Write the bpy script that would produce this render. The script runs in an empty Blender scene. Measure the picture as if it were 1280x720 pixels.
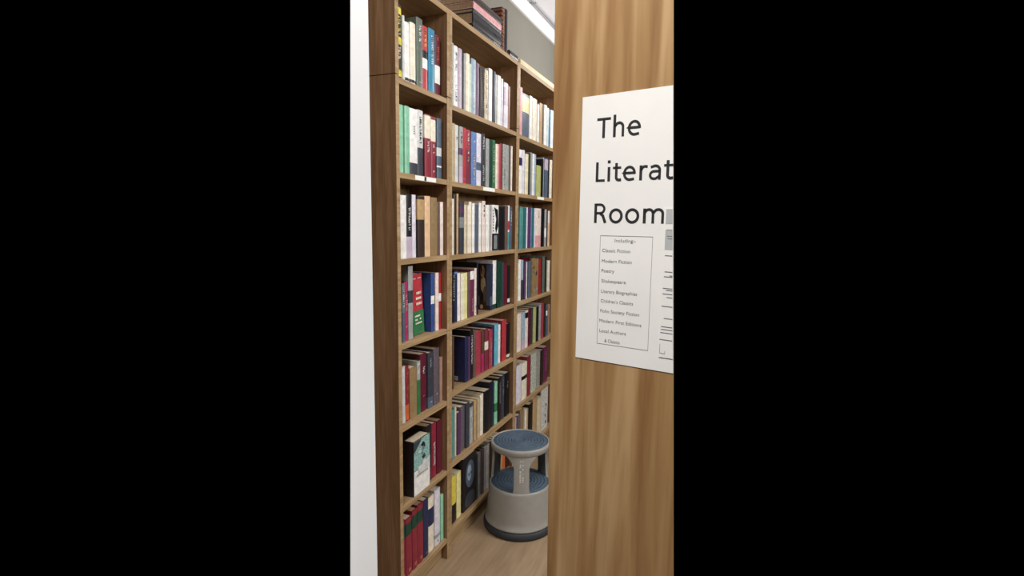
import bpy, bmesh, math, random
from mathutils import Vector, Matrix
PI = math.pi
SC = bpy.context.scene
COL = SC.collection

# ---------------------------------------------------------------- camera
F_PX, PITCH, ROLL, YAW = 672.4, math.radians(6.738), math.radians(0.797), math.radians(22.51)
EYE = Vector((1.15, 0.0, 1.5426))
r0 = Vector((math.cos(YAW), math.sin(YAW), 0)); f0 = Vector((-math.sin(YAW), math.cos(YAW), 0)); zz = Vector((0, 0, 1))
fw = math.cos(PITCH)*f0 - math.sin(PITCH)*zz
up0 = math.sin(PITCH)*f0 + math.cos(PITCH)*zz
rt = math.cos(ROLL)*r0 + math.sin(ROLL)*up0
up = -math.sin(ROLL)*r0 + math.cos(ROLL)*up0
cam_d = bpy.data.cameras.new('camera'); cam = bpy.data.objects.new('camera', cam_d); COL.objects.link(cam)
cam_d.sensor_width = 36; cam_d.lens = F_PX/1280*36; cam_d.clip_start = .02
cam.matrix_world = Matrix(((rt.x, up.x, -fw.x, EYE.x), (rt.y, up.y, -fw.y, EYE.y), (rt.z, up.z, -fw.z, EYE.z), (0, 0, 0, 1)))
SC.camera = cam

# ---------------------------------------------------------------- world, lights, exposure
w = bpy.data.worlds.new('world'); SC.world = w; w.use_nodes = True
w.node_tree.nodes['Background'].inputs[0].default_value = (0, 0, 0, 1)
w.node_tree.nodes['Background'].inputs[1].default_value = 0
vs = SC.view_settings
vs.view_transform = 'Standard'; vs.look = 'None'; vs.gamma = 1; vs.use_curve_mapping = False; vs.exposure = 0.0
SC.display_settings.display_device = 'sRGB'

def area(name, loc, target, sx, sy, power, col=(1, 1, 1)):
    l = bpy.data.lights.new(name, 'AREA'); l.shape = 'RECTANGLE'; l.size = sx; l.size_y = sy; l.energy = power; l.color = col
    o = bpy.data.objects.new(name, l); COL.objects.link(o); o.location = loc
    o.rotation_euler = (Vector(target)-Vector(loc)).to_track_quat('-Z', 'Y').to_euler()
    return o
area('room_light_opposite', (2.75, 2.35, 2.35), (0.0, 2.4, 1.2), 1.3, .9, 66, (1.0, .975, .94))
area('room_ceiling_light', (1.3, 2.3, 2.95), (0.55, 2.6, 0.6), .9, .6, 9, (1.0, .975, .94))
area('corridor_light', (.98, -.35, 2.78), (.86, .75, 1.5), .6, .5, 37, (1.0, .975, .95))
sl = area('wall_fill_light', (.12, -.12, .95), (.47, .9, .75), .3, 1.3, 1.05, (1.0, .98, .97)); sl.data.spread = math.radians(55)  # added fill for the white wall end, stands for no real lamp
def fill_point(name, loc, power, r=.07):
    l = bpy.data.lights.new(name, 'POINT'); l.energy = power; l.shadow_soft_size = r; l.color = (1.0, .98, .97)
    o = bpy.data.objects.new(name, l); COL.objects.link(o); o.location = loc
fill_point('ceiling_fill', (.45, 3.75, 2.52), 17)  # added point light to brighten ceiling and coving, no fixture there

# ---------------------------------------------------------------- materials
def lin(c):
    return tuple(((v/255)/12.92 if v/255 <= .04045 else ((v/255+.055)/1.055)**2.4) for v in c) + (1,)
def mat(name, rgb, rough=.55, noise=None, metal=0, spec=.4, bump=0):
    m = bpy.data.materials.new(name); m.use_nodes = True; nt = m.node_tree; b = nt.nodes['Principled BSDF']
    b.inputs['Roughness'].default_value = rough; b.inputs['Metallic'].default_value = metal
    b.inputs['Specular IOR Level'].default_value = spec
    b.inputs['Base Color'].default_value = lin(rgb)
    if noise:
        amt, sc = noise
        tc = nt.nodes.new('ShaderNodeTexCoord'); n = nt.nodes.new('ShaderNodeTexNoise'); n.inputs['Scale'].default_value = sc
        n.inputs['Detail'].default_value = 3
        r = nt.nodes.new('ShaderNodeValToRGB')
        lo = tuple(max(0, v*(1-amt)) for v in rgb); hi = tuple(min(255, v*(1+amt)) for v in rgb)
        r.color_ramp.elements[0].color = lin(lo); r.color_ramp.elements[1].color = lin(hi)
        r.color_ramp.elements[0].position = .3; r.color_ramp.elements[1].position = .7
        nt.links.new(tc.outputs['Object'], n.inputs['Vector']); nt.links.new(n.outputs['Fac'], r.inputs[0])
        nt.links.new(r.outputs[0], b.inputs['Base Color'])
    return m
def wood(name, dark, mid, light, scale=(14, 14, .8), rough=.5, warp=1.5, fine=7):
    m = bpy.data.materials.new(name); m.use_nodes = True; nt = m.node_tree; b = nt.nodes['Principled BSDF']
    N = nt.nodes.new; L = nt.links.new
    b.inputs['Roughness'].default_value = rough; b.inputs['Specular IOR Level'].default_value = .3
    tc = N('ShaderNodeTexCoord'); mp = N('ShaderNodeMapping'); mp.inputs['Scale'].default_value = scale
    L(tc.outputs['Object'], mp.inputs[0])
    n1 = N('ShaderNodeTexNoise'); n1.inputs['Scale'].default_value = 1.0; n1.inputs['Detail'].default_value = 4; n1.inputs['Distortion'].default_value = warp
    L(mp.outputs[0], n1.inputs['Vector'])
    mp2 = N('ShaderNodeMapping'); mp2.inputs['Scale'].default_value = tuple(s*fine for s in scale); L(tc.outputs['Object'], mp2.inputs[0])
    n2 = N('ShaderNodeTexNoise'); n2.inputs['Scale'].default_value = 1.0; n2.inputs['Detail'].default_value = 3; L(mp2.outputs[0], n2.inputs['Vector'])
    mx = N('ShaderNodeMath'); mx.operation = 'MULTIPLY_ADD'; mx.inputs[1].default_value = .35; L(n2.outputs['Fac'], mx.inputs[0])
    m2 = N('ShaderNodeMath'); m2.operation = 'MULTIPLY'; m2.inputs[1].default_value = .65; L(n1.outputs['Fac'], m2.inputs[0]); L(m2.outputs[0], mx.inputs[2])
    r = N('ShaderNodeValToRGB'); e = r.color_ramp.elements; e[0].position = .36; e[0].color = lin(dark); e[1].position = .64; e[1].color = lin(light)
    k = e.new(.5); k.color = lin(mid); L(mx.outputs[0], r.inputs[0]); L(r.outputs[0], b.inputs['Base Color'])
    return m
PAL = {'blackgreen': (38, 44, 34), 'blue': (48, 76, 146), 'blueg': (150, 172, 190), 'brown': (96, 66, 50), 'charcoal': (58, 62, 72),
 'cream': (232, 222, 200), 'cream2': (214, 198, 168), 'crimson': (142, 36, 54), 'darkbrown': (56, 40, 36), 'darkgreen': (24, 64, 50),
 'floral': (150, 155, 140), 'floral2': (128, 125, 120), 'floral3': (225, 218, 205), 'gold': (200, 160, 90), 'green': (48, 118, 70), 'grey': (130, 132, 136),
 'greygreen': (92, 104, 92), 'greygreen2': (158, 162, 152), 'greymauve': (96, 84, 92), 'ink': (24, 22, 26), 'lightblue': (98, 130, 188),
 'lilac': (190, 172, 192), 'lilacwhite': (218, 212, 224), 'magenta': (172, 40, 92), 'maroon': (98, 26, 44), 'mauve': (122, 96, 118),
 'mauvebrown': (104, 82, 76), 'mint': (140, 205, 168), 'mint2': (125, 190, 156), 'navy': (36, 42, 82), 'navyd': (28, 30, 52), 'nearblack': (34, 28, 30),
 'olivetan': (148, 120, 80), 'olivetan2': (186, 168, 134), 'orange': (206, 98, 52), 'palegreen': (190, 205, 184), 'palegrey': (206, 208, 206),
 'paleyellow': (228, 218, 150), 'peach': (226, 186, 144), 'pink': (222, 158, 160), 'pinkbrown': (160, 124, 106), 'pinkwhite': (232, 214, 204),
 'purple': (88, 52, 92), 'purplered': (112, 40, 78), 'red': (188, 52, 62), 'red2': (165, 30, 36), 'rose': (170, 56, 72), 'rosed': (128, 48, 62),
 'silver': (158, 160, 158), 'sky': (98, 176, 200), 'slate': (82, 96, 116), 'slateteal': (104, 122, 128), 'tan': (188, 152, 104), 'teal blue': (40, 132, 170),
 'tealc': (84, 148, 146), 'tealdark': (40, 104, 108), 'tealpic': (128, 168, 162), 'rust': (134, 74, 48), 'white': (234, 232, 228), 'yellow': (226, 206, 70), 'yellowgreen': (178, 180, 110)}
MOTTLE = {'floral': .6, 'floral2': .6, 'floral3': .35, 'greygreen2': .25, 'greymauve': .2, 'tealpic': .3}
M = {}
for k, v in PAL.items():
    g_ = sum(v)/3; v = tuple(c*.9+g_*.1 for c in v)
    M[k] = mat('cover_'+k.replace(' ', '_'), v, .42, (MOTTLE[k], 160) if k in MOTTLE else (.07, 40))
M['pages'] = mat('page_block', (205, 190, 164), .9, (.1, 220))
M['pages_dark'] = mat('page_block_aged', (168, 140, 108), .9, (.12, 160))
OAKV = wood('oak_veneer_vertical', (132, 104, 72), (152, 123, 88), (170, 141, 104), (26, 26, 1.2))
OAKS = wood('oak_veneer_side_shaded', (112, 80, 52), (132, 98, 68), (150, 116, 84), (26, 26, 1.2))  # same oak, darkened: shade on the side panels put into the colour
OAKH = wood('oak_veneer_lengthwise', (142, 114, 80), (162, 134, 98), (180, 152, 116), (26, 1.2, 26))
PANEL = wood('oak_panel_flame_grain', (136, 99, 62), (161, 126, 84), (184, 151, 109), (16, 8, 1.0), .42, 2.6, 5)
FLOOR = wood('floor_laminate', (138, 115, 90), (154, 131, 104), (166, 143, 116), (9, 1.0, 9), .4, 1.0)
WHITE = mat('white_paint', (226, 227, 227), .6, (.015, 3))
WALLP = mat('wall_paint_warm_grey', (132, 128, 119), .8, (.02, 3))
CEIL = mat('ceiling_paint', (240, 238, 240), .8, (.01, 2))
COVE = mat('coving_gloss_white', (250, 250, 250), .4)
PAPER = mat('sign_paper', (236, 234, 230), .6, (.01, 20))
PRINT = mat('print_black', (38, 38, 40), .7)
PRINTG = mat('print_soft_grey', (112, 112, 112), .7)
PRINTL = mat('print_pale_grey', (178, 180, 180), .7)
STK = mat('sticker_white', (240, 240, 236), .5)

# ---------------------------------------------------------------- helpers
def link(name, bm, mats, parent=None, smooth=False):
    me = bpy.data.meshes.new(name); bmesh.ops.recalc_face_normals(bm, faces=bm.faces) ; bm.to_mesh(me); bm.free()
    for m in (mats if isinstance(mats, (list, tuple)) else [mats]): me.materials.append(m)
    if smooth:
        for p in me.polygons: p.use_smooth = True
    o = bpy.data.objects.new(name, me); COL.objects.link(o)
    if parent: o.parent = parent
    return o
def tag(o, label=None, cat=None, group=None, kind=None):
    if label: o['label'] = label
    if cat: o['category'] = cat
    if group: o['group'] = group
    if kind: o['kind'] = kind
    return o
def empty(name, loc=(0, 0, 0), rz=0):
    o = bpy.data.objects.new(name, None); COL.objects.link(o); o.location = loc; o.rotation_euler = (0, 0, rz); o.empty_display_size = .05
    return o
def bx(bm, a, b, mi=0, bevel=0):
    x0, y0, z0 = a; x1, y1, z1 = b
    v = [bm.verts.new(p) for p in ((x0, y0, z0), (x1, y0, z0), (x1, y1, z0), (x0, y1, z0), (x0, y0, z1), (x1, y0, z1), (x1, y1, z1), (x0, y1, z1))]
    fs = [bm.faces.new([v[i] for i in q]) for q in ((3, 2, 1, 0), (4, 5, 6, 7), (0, 1, 5, 4), (1, 2, 6, 5), (2, 3, 7, 6), (3, 0, 4, 7))]
    for f in fs: f.material_index = mi
    if bevel:
        es = list({e for f in fs for e in f.edges})
        bmesh.ops.bevel(bm, geom=es, offset=bevel, segments=2, affect='EDGES', profile=.5)
def hexa(bm, pts):
    v = [bm.verts.new(p) for p in pts]
    for q in ((3, 2, 1, 0), (4, 5, 6, 7), (0, 1, 5, 4), (1, 2, 6, 5), (2, 3, 7, 6), (3, 0, 4, 7)): bm.faces.new([v[i] for i in q])
def prism(bm, poly, z0, z1):
    a = [bm.verts.new((x, y, z0)) for x, y in poly]; b = [bm.verts.new((x, y, z1)) for x, y in poly]
    bm.faces.new(a[::-1]); bm.faces.new(b)
    for i in range(len(poly)): j = (i+1) % len(poly); bm.faces.new((a[i], a[j], b[j], b[i]))
def lathe(bm, prof, seg=64, mi=0, closed=False):
    rings = []
    for r, z in prof:
        if r < 1e-6: rings.append([bm.verts.new((0, 0, z))])
        else: rings.append([bm.verts.new((r*math.cos(2*PI*i/seg), r*math.sin(2*PI*i/seg), z)) for i in range(seg)])
    pairs = list(zip(rings, rings[1:])) + ([(rings[-1], rings[0])] if closed else [])
    for A, B in pairs:
        for i in range(seg):
            j = (i+1) % seg
            if len(A) == 1 and len(B) == 1: continue
            if len(A) == 1: f = bm.faces.new((A[0], B[j], B[i]))
            elif len(B) == 1: f = bm.faces.new((A[i], A[j], B[0]))
            else: f = bm.faces.new((A[i], A[j], B[j], B[i]))
            f.material_index = mi
def quad(bm, pts, mi): 
    f = bm.faces.new([bm.verts.new(p) for p in pts]); f.material_index = mi

# ---------------------------------------------------------------- room
bm = bmesh.new(); prism(bm, [(-.21, -1.6), (2.3, -1.6), (2.3, 1.1), (1.6, 1.6), (.96, 1.95), (.72, 4.0), (.3, 6.2), (-.21, 6.2)], -.05, 0)
tag(link('floor', bm, FLOOR), kind='structure')
bm = bmesh.new(); prism(bm, [(-.21, -1.6), (3.0, -1.6), (3.0, 2.2), (1.2, 3.0), (.58, 3.3), (.12, 6.2), (-.21, 6.2)], 3.0, 3.05)
tag(link('ceiling', bm, CEIL), kind='structure')
bm = bmesh.new(); bx(bm, (-.29, 1.92, 0), (-.212, 6.2, 3.0))
tag(link('wall_back', bm, WALLP), kind='structure')
bm = bmesh.new(); prof = [(-.212, 2.895), (-.198, 2.895), (-.19, 2.903), (-.186, 2.975), (-.192, 2.985), (-.212, 2.985)]
A = [bm.verts.new((x, 1.92, z)) for x, z in prof]; B = [bm.verts.new((x, 6.2, z)) for x, z in prof]
bm.faces.new(A); bm.faces.new(B[::-1])
for i in range(len(prof)): j = (i+1) % len(prof); bm.faces.new((A[i], B[i], B[j], A[j]))
tag(link('trim_1', bm, COVE), kind='structure')
# thin surface conduit on the ceiling beside the coving
bm = bmesh.new(); bx(bm, (-.176, 2.2, 2.99), (-.164, 6.0, 3.0))
for y in (3.5, 4.6): bx(bm, (-.182, y, 2.984), (-.158, y+.025, 3.0))
tag(link('ceiling_conduit', bm, mat('conduit_grey', (170, 170, 176), .5)), 'thin pale grey conduit running along the white ceiling beside the coving', 'conduit')
# white wall end left of the doorway (only the strip the photo shows)
def lcut(z): k = (z-.840)/(1.931-.840); return (.4761+k*.0216, .8032+k*.00895)
bm = bmesh.new(); dx, dy = -.0617*.9, .0787*.9
za, zb = 0.0, 3.0
pts = []
for z in (za, zb):
    lx, ly = lcut(z)
    pts += [(lx, ly, z), (.5263, .8239, z), (.5263+dx, .8239+dy, z), (lx+dx, ly+dy, z)]
hexa(bm, pts); tag(link('wall_left', bm, WHITE), kind='structure')
# unseen wall slab added above the doorway to block the corridor light
bm = bmesh.new(); hexa(bm, [(.50, .82, 1.98), (1.75, .98, 1.98), (1.74, 1.06, 1.98), (.49, .90, 1.98), (.50, .82, 3.0), (1.75, .98, 3.0), (1.74, 1.06, 3.0), (.49, .90, 3.0)])
tag(link('light_block_wall', bm, WHITE), kind='structure')

# ---------------------------------------------------------------- bookcases
BT = .022; DEP = .188; TOPZ = 2.422
UN = {'1': (1.668, 2.060), '2': (2.060, 2.833), '3': (2.833, 3.606)}
SH = {'1': [2.061, 1.727, 1.407, 1.083, .757, .43, .102], '2': [2.046, 1.724, 1.404, 1.093, .78, .444, .118], '3': [2.043, 1.718, 1.401, 1.091, .782, .459, .118]}
BL = {'1': 'tall narrow oak bookcase nearest the white wall, filled with books', '2': 'tall oak bookcase in the middle, carrying a stack of books on top',
      '3': 'tall oak bookcase at right behind the grey step stool and oak end panel'}
def side(o):      # front edge keeps the lit oak tone, other faces the shaded one
    for p in o.data.polygons:
        if p.normal.x > .6: p.material_index = 1
for u in '123':
    y0, y1 = UN[u]
    root = tag(empty('bookcase', (0, y0, 0)), BL[u], 'bookcase', 'row of oak bookcases')
    W = y1-y0
    for k, (a, b) in enumerate(((0.0004, BT), (W-BT, W-.0004))):
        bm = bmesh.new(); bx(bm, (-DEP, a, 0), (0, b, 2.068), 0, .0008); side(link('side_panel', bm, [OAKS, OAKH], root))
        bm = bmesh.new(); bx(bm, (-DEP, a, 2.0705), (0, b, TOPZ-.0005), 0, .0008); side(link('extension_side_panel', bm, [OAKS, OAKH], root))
    bm = bmesh.new(); bx(bm, (-DEP, BT, TOPZ-BT), (-.0006, W-BT, TOPZ), 0, .0006); link('top_panel', bm, OAKH, root)
    bm = bmesh.new(); bx(bm, (-DEP-.004, .002, .01), (-DEP, W-.002, TOPZ-.002)); link('back_panel', bm, OAKV, root)
    for i, z in enumerate(SH[u]):
        bm = bmesh.new(); bx(bm, (-DEP, BT, z-.021), (-.001, W-BT, z), 0, .0006); sh = link('shelf', bm, OAKH, root)
        lab = {('1', 1): (1.7914, 1.9463, 'W'), ('2', 1): (2.3922, 2.5283, 'B'), ('3', 1): (3.1615, 3.287, 'B')}.get((u, i))
        if lab:
            bm = bmesh.new(); a, b = lab[0]-y0, lab[1]-y0
            if lab[2] == 'W':   # two strips of paper separated by a dark slash
                m_ = (a+b)/2-.008
                for p, q in ((a, m_-.004), (m_+.012, b)): bx(bm, (-.0008, p, z-.019), (.0003, q, z-.002), 0)
                bx(bm, (-.0008, m_-.004, z-.017), (.0002, m_+.012, z-.004), 1)
            else: bx(bm, (-.0008, a, z-.019), (.0003, b, z-.002), 0)
            o = link('shelf_label', bm, [STK, PRINT], sh); o['label'] = 'white paper strip stuck on shelf edge'
    bm = bmesh.new(); bx(bm, (-.045, BT, 0), (-.03, W-BT, SH[u][6]-.0215)); link('plinth', bm, OAKH, root)

# ---------------------------------------------------------------- books
rng = random.Random(7)
def spine_x(t):  # gentle rounding of a spine, t 0..1 across
    return -.0035*(2*t-1)**2
def make_book(name, h, w, d, base, bands=(), title=(), art=None, page='pages', seed=0, vis=.05):
    """spine towards +x, thickness along y from 0 to w, standing on z=0"""
    R = random.Random(seed)
    mats = [base]
    def mi(k):
        if k not in mats: mats.append(k)
        return mats.index(k)
    c = min(.0028, w*.16)
    zs = sorted({0.0, h} | {h*(1-b[0]) for b in bands} | {h*(1-b[1]) for b in bands if b[1] < 1})
    zs = [z for z in zs if 0 <= z <= h]
    if len(zs) < 2: zs = [0.0, h]
    ns = 6
    outer = [(-d, 0)] + [(spine_x(i/ns)-.0002, w*i/ns) for i in range(ns+1)] + [(-d, w)]
    inner = [(-d, w-c), (-.0062, w-c), (-.0062, c), (-d, c)]
    bm = bmesh.new()
    def bandmat(zm):
        for f0_, f1_, cc in bands:
            if h*(1-f1_) - 1e-6 <= zm <= h*(1-f0_) + 1e-6: return mi(cc)
        return 0
    poly = outer+inner
    rings = [[bm.verts.new((x, y, z)) for x, y in poly] for z in zs]
    n = len(poly)
    for k in range(len(zs)-1):
        zm = (zs[k]+zs[k+1])/2; m_ = bandmat(zm)
        for i in range(n):
            j = (i+1) % n
            f = bm.faces.new((rings[k][i], rings[k][j], rings[k+1][j], rings[k+1][i]))
            f.material_index = m_ if (i < len(outer)-1 and not (mats[m_] == 'white' and i in (0, len(outer)-2))) else 0
    bm.faces.new(rings[0][::-1]); bm.faces.new(rings[-1])
    bmesh.ops.recalc_face_normals(bm, faces=bm.faces)
    def sq(y0, y1, z0, z1, m_):   # mark printed on the spine
        e = .0005
        quad(bm, [(spine_x(y0/w)+e, y0, z0), (spine_x(y1/w)+e, y1, z0), (spine_x(y1/w)+e, y1, z1), (spine_x(y0/w)+e, y0, z1)], m_)
    for (cc, a, b) in title:
        m_ = mi(cc); z = h*(1-a); zb_ = h*(1-b); lw = min(w*.42, .013); yc = w*.5
        if cc == 'gold' and b-a < .08:     # small ring near the foot
            zc = (z+zb_)/2; r_ = min(w*.3, .007)
            for q in range(10):
                t0, t1 = 2*PI*q/10, 2*PI*(q+1)/10
                quad(bm, [(.0004, yc+r_*math.cos(t0), zc+r_*math.sin(t0)), (.0004, yc+r_*math.cos(t1), zc+r_*math.sin(t1)),
                          (.0004, yc+.6*r_*math.cos(t1), zc+.6*r_*math.sin(t1)), (.0004, yc+.6*r_*math.cos(t0), zc+.6*r_*math.sin(t0))], m_)
            continue
        while z - .004 > zb_:
            ln = R.uniform(.004, .0075); ln = min(ln, z-zb_)
            if R.random() > .12:
                k = R.randint(0, 2)
                if k != 1: sq(yc-lw/2, yc+lw/2, z-ln, z-ln*.62, m_)
                if k != 0: sq(yc-lw/2, yc+lw/2, z-ln*.3, z, m_)
                sq(yc-lw/2*(1 if k else -.4), yc+lw/2*(-.4 if k == 1 else 1), z-ln, z, m_)
            z -= ln+.0022
    if art:
        side, shapes = art            # side 0: board at y=0, side 1: board at y=w ; u from spine in metres, v from top in metres
        for cc, pts in shapes:
            m_ = mi(cc); yy = (-.0005 - .0002*shapes.index((cc, pts))) if side == 0 else (w+.0005+.0002*shapes.index((cc, pts)))
            quad(bm, [(-.004-u, yy, h-v) for u, v in (pts if side == 0 else pts[::-1])], m_)
    me = bpy.data.meshes.new(name); bm.to_mesh(me); bm.free()
    for k in mats: me.materials.append(M[k])
    o = bpy.data.objects.new(name, me); COL.objects.link(o)
    bm = bmesh.new(); bx(bm, (-d+.003, c+.0002, .003), (-.0066, w-c-.0002, h-.003))
    pg = link('pages', bm, M[page], o)
    return o
def P4(u0, v0, u1, v1): return [(u0, v0), (u1, v0), (u1, v1), (u0, v1)]
def flecks(R, cc, u0, u1, v0, v1, rows, fill=.8):
    out = []; hh = (v1-v0)/rows
    for r in range(rows):
        u = u0
        while u < u1-.003:
            l = R.uniform(.004, .011); l = min(l, u1-u)
            if R.random() < fill: out.append((cc, P4(u, v0+r*hh+hh*.15, u+l, v0+r*hh+hh*.6)))
            u += l+.002
    return out
def make_art(code, W_, H_, R):
    S = []
    if code == 'W':      # red over green cover with pale lettering
        S += flecks(R, 'pink', .02, W_*.85, H_*.05, H_*.1, 1); S += flecks(R, 'cream', .03, W_*.8, H_*.28, H_*.54, 3)
        S.append(('green', P4(.001, H_*.6, W_-.006, H_-.002))); S += flecks(R, 'cream', .015, W_*.7, H_*.66, H_*.84, 3)
    if code == 'T':      # teal picture over white
        S.append(('tealpic', P4(0, .001, W_-.006, H_*.55))); S.append(('white', P4(0, H_*.55, W_-.006, H_-.001)))
        for k in range(9):
            u, v = R.uniform(.01, W_*.6), R.uniform(.01, H_*.42); a, b = R.uniform(.015, .045), R.uniform(.008, .022)
            S.append((R.choice(['charcoal', 'slateteal', 'palegrey', 'nearblack']), [(u, v+b*.4), (u+a*.6, v), (u+a, v+b*.7), (u+a*.4, v+b)]))
        S.append(('charcoal', [(0, .001), (W_*.45, .001), (W_*.25, H_*.1), (0, H_*.2)])); S.append(('palegrey', [(W_*.2, H_*.5), (W_-.008, H_*.42), (W_-.008, H_*.62), (W_*.3, H_*.64)]))
        S += flecks(R, 'silver', .015, W_*.85, H_*.62, H_*.68, 1, .9)
    if code == 'P':      # black silhouette on white, grey panel at foot
        S.append(('ink', [(W_*.25, H_*.05), (W_*.85, H_*.1), (W_*.93, H_*.45), (W_*.6, H_*.62), (W_*.45, H_*.5), (W_*.6, H_*.3)]))
        S.append(('ink', P4(0, H_*.62, W_-.006, H_-.001))); S.append(('grey', P4(W_*.25, H_*.66, W_*.75, H_*.96)))
        S += flecks(R, 'ink', W_*.05, W_*.2, H_*.1, H_*.6, 8)
    if code == 'Q':      # portrait, right part of cover board seen past its neighbour
        S.append(('darkbrown', P4(0, .001, W_, H_-.001))); S.append(('slate', P4(0, .001, W_*.35, H_*.9)))
        el = lambda cu, cv, ru, rv: [(W_*(cu+ru*math.cos(2*PI*k/16)), H_*(cv+rv*math.sin(2*PI*k/16))) for k in range(16)]
        S.append(('tan', el(.74, .16, .2, .13))); S.append(('pinkbrown', el(.66, .17, .1, .09))); S.append(('nearblack', el(.84, .13, .06, .1)))
        S.append(('olivetan2', el(.62, .46, .2, .18))); S.append(('mauvebrown', el(.5, .66, .16, .18))); S.append(('tan', el(.82, .44, .08, .14)))
        S.append(('nearblack', el(.75, .72, .14, .1))); S.append(('olivetan2', el(.8, .93, .16, .05)))
    if code == 'K':      # plain back cover with a white code sticker low down
        S.append(('palegrey', P4(W_*.5, H_*.88, W_*.95, H_*.97)))
        for k in range(7): S.append(('charcoal', P4(W_*(.54+.055*k), H_*.89, W_*(.565+.055*k), H_*.955)))
    if code == 'G':      # blue grey head shape on black
        el = lambda cu, cv, ru, rv: [(W_*(cu+ru*math.cos(2*PI*k/18)), H_*(cv+rv*math.sin(2*PI*k/18))) for k in range(18)]
        S.append(('slate', el(.5, .36, .34, .26))); S.append(('charcoal', el(.5, .84, .42, .15))); S.append(('blueg', el(.44, .33, .17, .15)))
        S.append(('charcoal', el(.40, .36, .05, .03))); S.append(('charcoal', el(.56, .35, .05, .03)))
    if code == 'O':
        for k in range(8):
            u, v = R.uniform(.005, W_*.7), R.uniform(.01, H_*.8); a = R.uniform(.01, .03)
            S.append((R.choice(['charcoal', 'mauvebrown', 'silver']), [(u, v+a*.5), (u+a*.5, v), (u+a, v+a*.5), (u+a*.5, v+a)]))
    return S
ROWN = ['top', 'second', 'third', 'fourth', 'fifth', 'sixth', 'bottom']
UNN = {'1': 'narrow left', '2': 'middle', '3': 'right'}
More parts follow.
